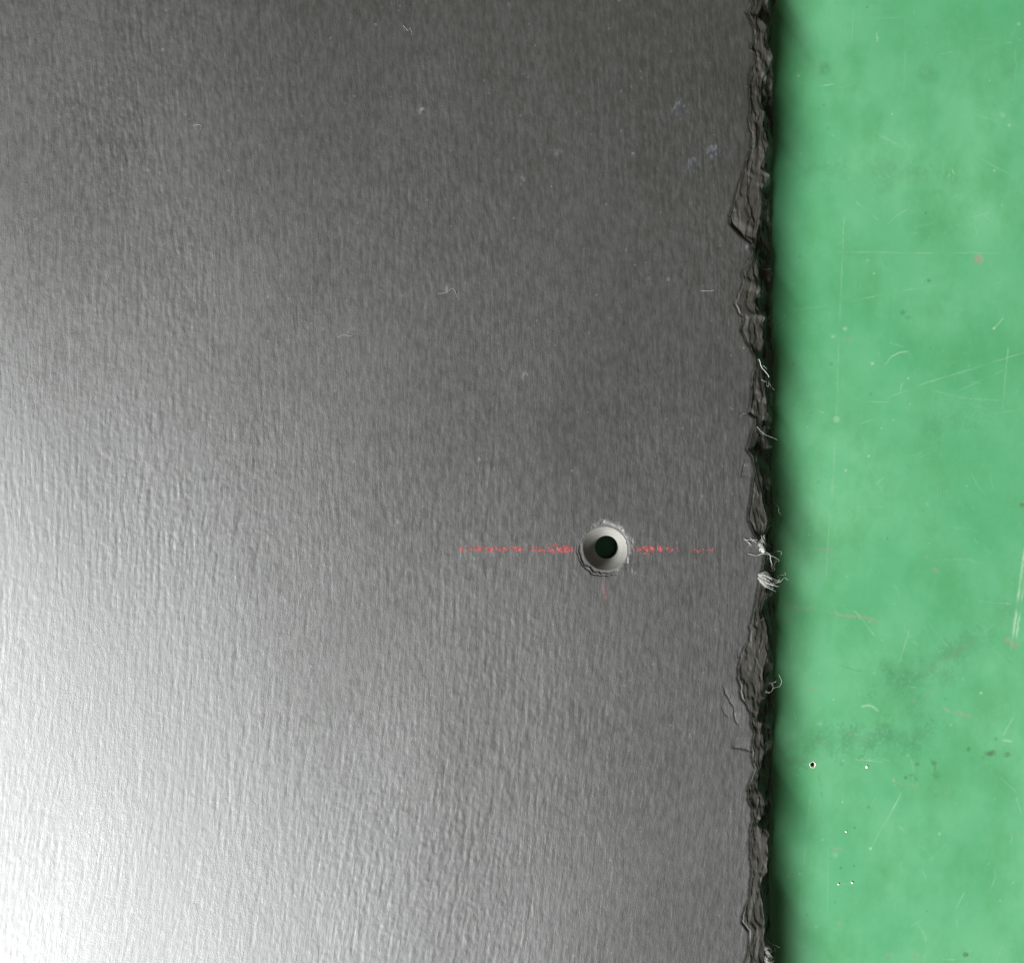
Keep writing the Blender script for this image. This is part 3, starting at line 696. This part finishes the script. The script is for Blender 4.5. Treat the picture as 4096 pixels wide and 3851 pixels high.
# 2. fanned tuft
lst = []
for i in range(50):
    sx, sy = 660 + rr.normal(0, 9) + 25 * (i / 50) * rr.uniform(0, 1), 1275 + 55 * (i / 50) + rr.normal(0, 8)
    t = i / 49; ex = 845 + rr.normal(0, 18) - 30 * abs(t - .5); ey = np.interp(t, [0, .3, .7, 1], [1290, 1350, 1420, 1465]) + rr.normal(0, 14)
    k_ = rr.uniform(.55, 1.0); ex = sx + (ex - sx) * k_; ey = sy + (ey - sy) * k_
    mx, my = (sx + ex) / 2 + rr.normal(0, 6), (sy + ey) / 2 + np.interp(t, [0, 1], [-28, 22]) + rr.normal(0, 6)
    lst.append(fibre('D', [(sx, sy), (mx, my), (ex, ey)], [.15, .5 + rr.uniform(0, .5), .5 + rr.uniform(0, .7)], .042, .02, i, 14))
for i, pts in enumerate([[(850,1365),(890,1375),(925,1395),(965,1375),(1000,1335),(1045,1360)], [(860,1420),(900,1405),(940,1385),(970,1385)], [(1000,1335),(1020,1300),(1015,1275)], [(800,1455),(850,1470),(905,1497)],
                         [(945,1310),(955,1345),(930,1400)], [(850,1400),(905,1435),(950,1440)], [(905,1385),(930,1370),(960,1352)]]):
    lst.append(fibre('D', pts, [.6 + .1 * j for j in range(len(pts))], .048, .05, 400 + i))
fibres_obj("lint_tuft", lst, "fan-shaped tuft of white fibres spreading from the slate edge over its shadow", "lint", LG)
# 3. little whiskers left of the wad
lst = [fibre('D', p, [.12 + .12 * j for j in range(len(p))], .045, .03, 500 + i) for i, p in enumerate([[(490,872),(530,885),(600,880),(650,890)], [(500,880),(545,915),(570,945),(560,970)], [(560,860),(600,895),(640,920)], [(580,905),(610,880),(640,870)], [(520,890),(550,930),(540,960)], [(540,1040),(600,1060),(650,1062)]])]
fibres_obj("lint_tuft", lst, "sparse pale whiskers lying on the slate face left of the white lint wad", "lint", LG)
# 4. twisted thread higher up
lst = [fibre('C', p, lf, r_, .04, 600 + i) for i, (p, lf, r_) in enumerate([([(655,690),(678,685),(695,760),(735,810),(785,855),(800,885)], [.1,.3,.6,.7,.8,.8], .09), ([(775,870),(780,920),(800,950),(830,950)], [.7,.7,.6,.6], .06), ([(800,885),(825,945),(850,985),(892,1020)], [.7,.7,.8,.9], .06),
       ([(700,755),(740,765),(780,800)], [.5,.7,.7], .04), ([(705,915),(735,930),(762,942)], [.3,.4,.4], .04), ([(780,960),(800,990),(815,940)], [.6,.6,.7], .045), ([(760,770),(790,820),(800,860)], [.5,.6,.7], .04)])]
fibres_obj("lint_thread", lst, "twisted white thread hanging off the slate edge well above the nail hole", "thread", LG)
# 5. wisp below
lst = [fibre('E', p, [.3 + .15 * j for j in range(len(p))], .045, .07, 700 + i) for i, p in enumerate([[(770,795),(800,790),(845,785),(880,745),(940,735),(970,690),(960,640),(940,590)], [(830,700),(865,700),(885,735)], [(865,720),(900,690),(920,665)], [(780,770),(800,800),(830,810)], [(790,780),(815,795),(835,800)], [(845,690),(870,715),(880,750)]])]
fibres_obj("lint_wisp", lst, "thin curled pale wisp reaching over the shadow below the fan-shaped tuft", "lint", LG)
# 6. bottom tuft
lst = []
for i in range(44):
    sx, sy = rr.uniform(690, 760), rr.uniform(1690, 1869); ex, ey = sx + rr.uniform(20, 90), sy + rr.normal(30, 35)
    lst.append(fibre('F', [(sx, sy), ((sx + ex) / 2, (sy + ey) / 2 - rr.uniform(0, 22)), (ex, ey)], [.1, .5, .4], .042, .03, 800 + i, 10))
for i, p in enumerate([[(745,1690),(800,1730),(890,1770)], [(790,1740),(830,1780),(850,1815)], [(500,1869),(560,1845),(640,1868),(740,1850)], [(690,1840),(740,1865),(800,1850)]]):
    lst.append(fibre('F', p, [.2, .5, .5, .5][:len(p)], .06, .04, 860 + i))
fibres_obj("lint_tuft", lst, "frayed pale tuft on the slate edge at the very bottom of the picture", "lint", LG)
# single hairs
HG = "single hairs on the slate"
for i, (s_, p, lab) in enumerate([('B', [(0,1628),(60,1634),(110,1632),(150,1622)], "fine pale hair lying on the slate face below the pale specks near the edge"),
        ('B', [(715,1265),(735,1310),(775,1335),(850,1330)], "short curved hair sticking out of the upper broken edge"),
        ('C', [(440,1345),(475,1318),(530,1308),(570,1318)], "faint arched hair on the slate face beside the broken edge"),
        ('C', [(645,1455),(700,1510),(760,1550),(830,1575),(905,1605)], "long thin hair trailing off the edge over the shadow, below the twisted thread"),
        ('D', [(640,1840),(690,1815),(745,1790)], "short hair on the broken edge below the fan-shaped tuft"),
        ('D', [(915,425),(945,510),(955,570),(980,608)], "thin hair bent downward in the shadow just above the lint wad")]):
    zoff = [.08] * len(p)
    fibres_obj("loose_hair", [fibre(s_, p, zoff if s_ != 'D' or i != 5 else [.2] * 4, .034, .02, 900 + i)], lab, "hair", HG)
for i, (pts, lab) in enumerate([([(655,655),(668,650),(682,652),(690,645)], "small pale hair in the middle of the slate face, above left of the hole"),
                                ([(783,50),(792,60),(797,55),(800,68)], "tiny crooked hair near the top of the slate face"),
                                ([(850,570),(866,568),(880,560),(888,577)], "tiny hooked hair on the upper middle of the slate face"),
                                ([(375,245),(385,243),(392,246),(388,256)], "tiny forked fibre at the upper left of the slate face")]):
    c = []
    for a, b in pts:
        x, y = P(a * 2.0604, b * 2.0604); c.append((float(x), float(y), T + float(face_h(x, y)) + .07))
    fibres_obj("loose_hair", [tube_v(spline(c, 16), .026, .02)], lab, "hair", HG)
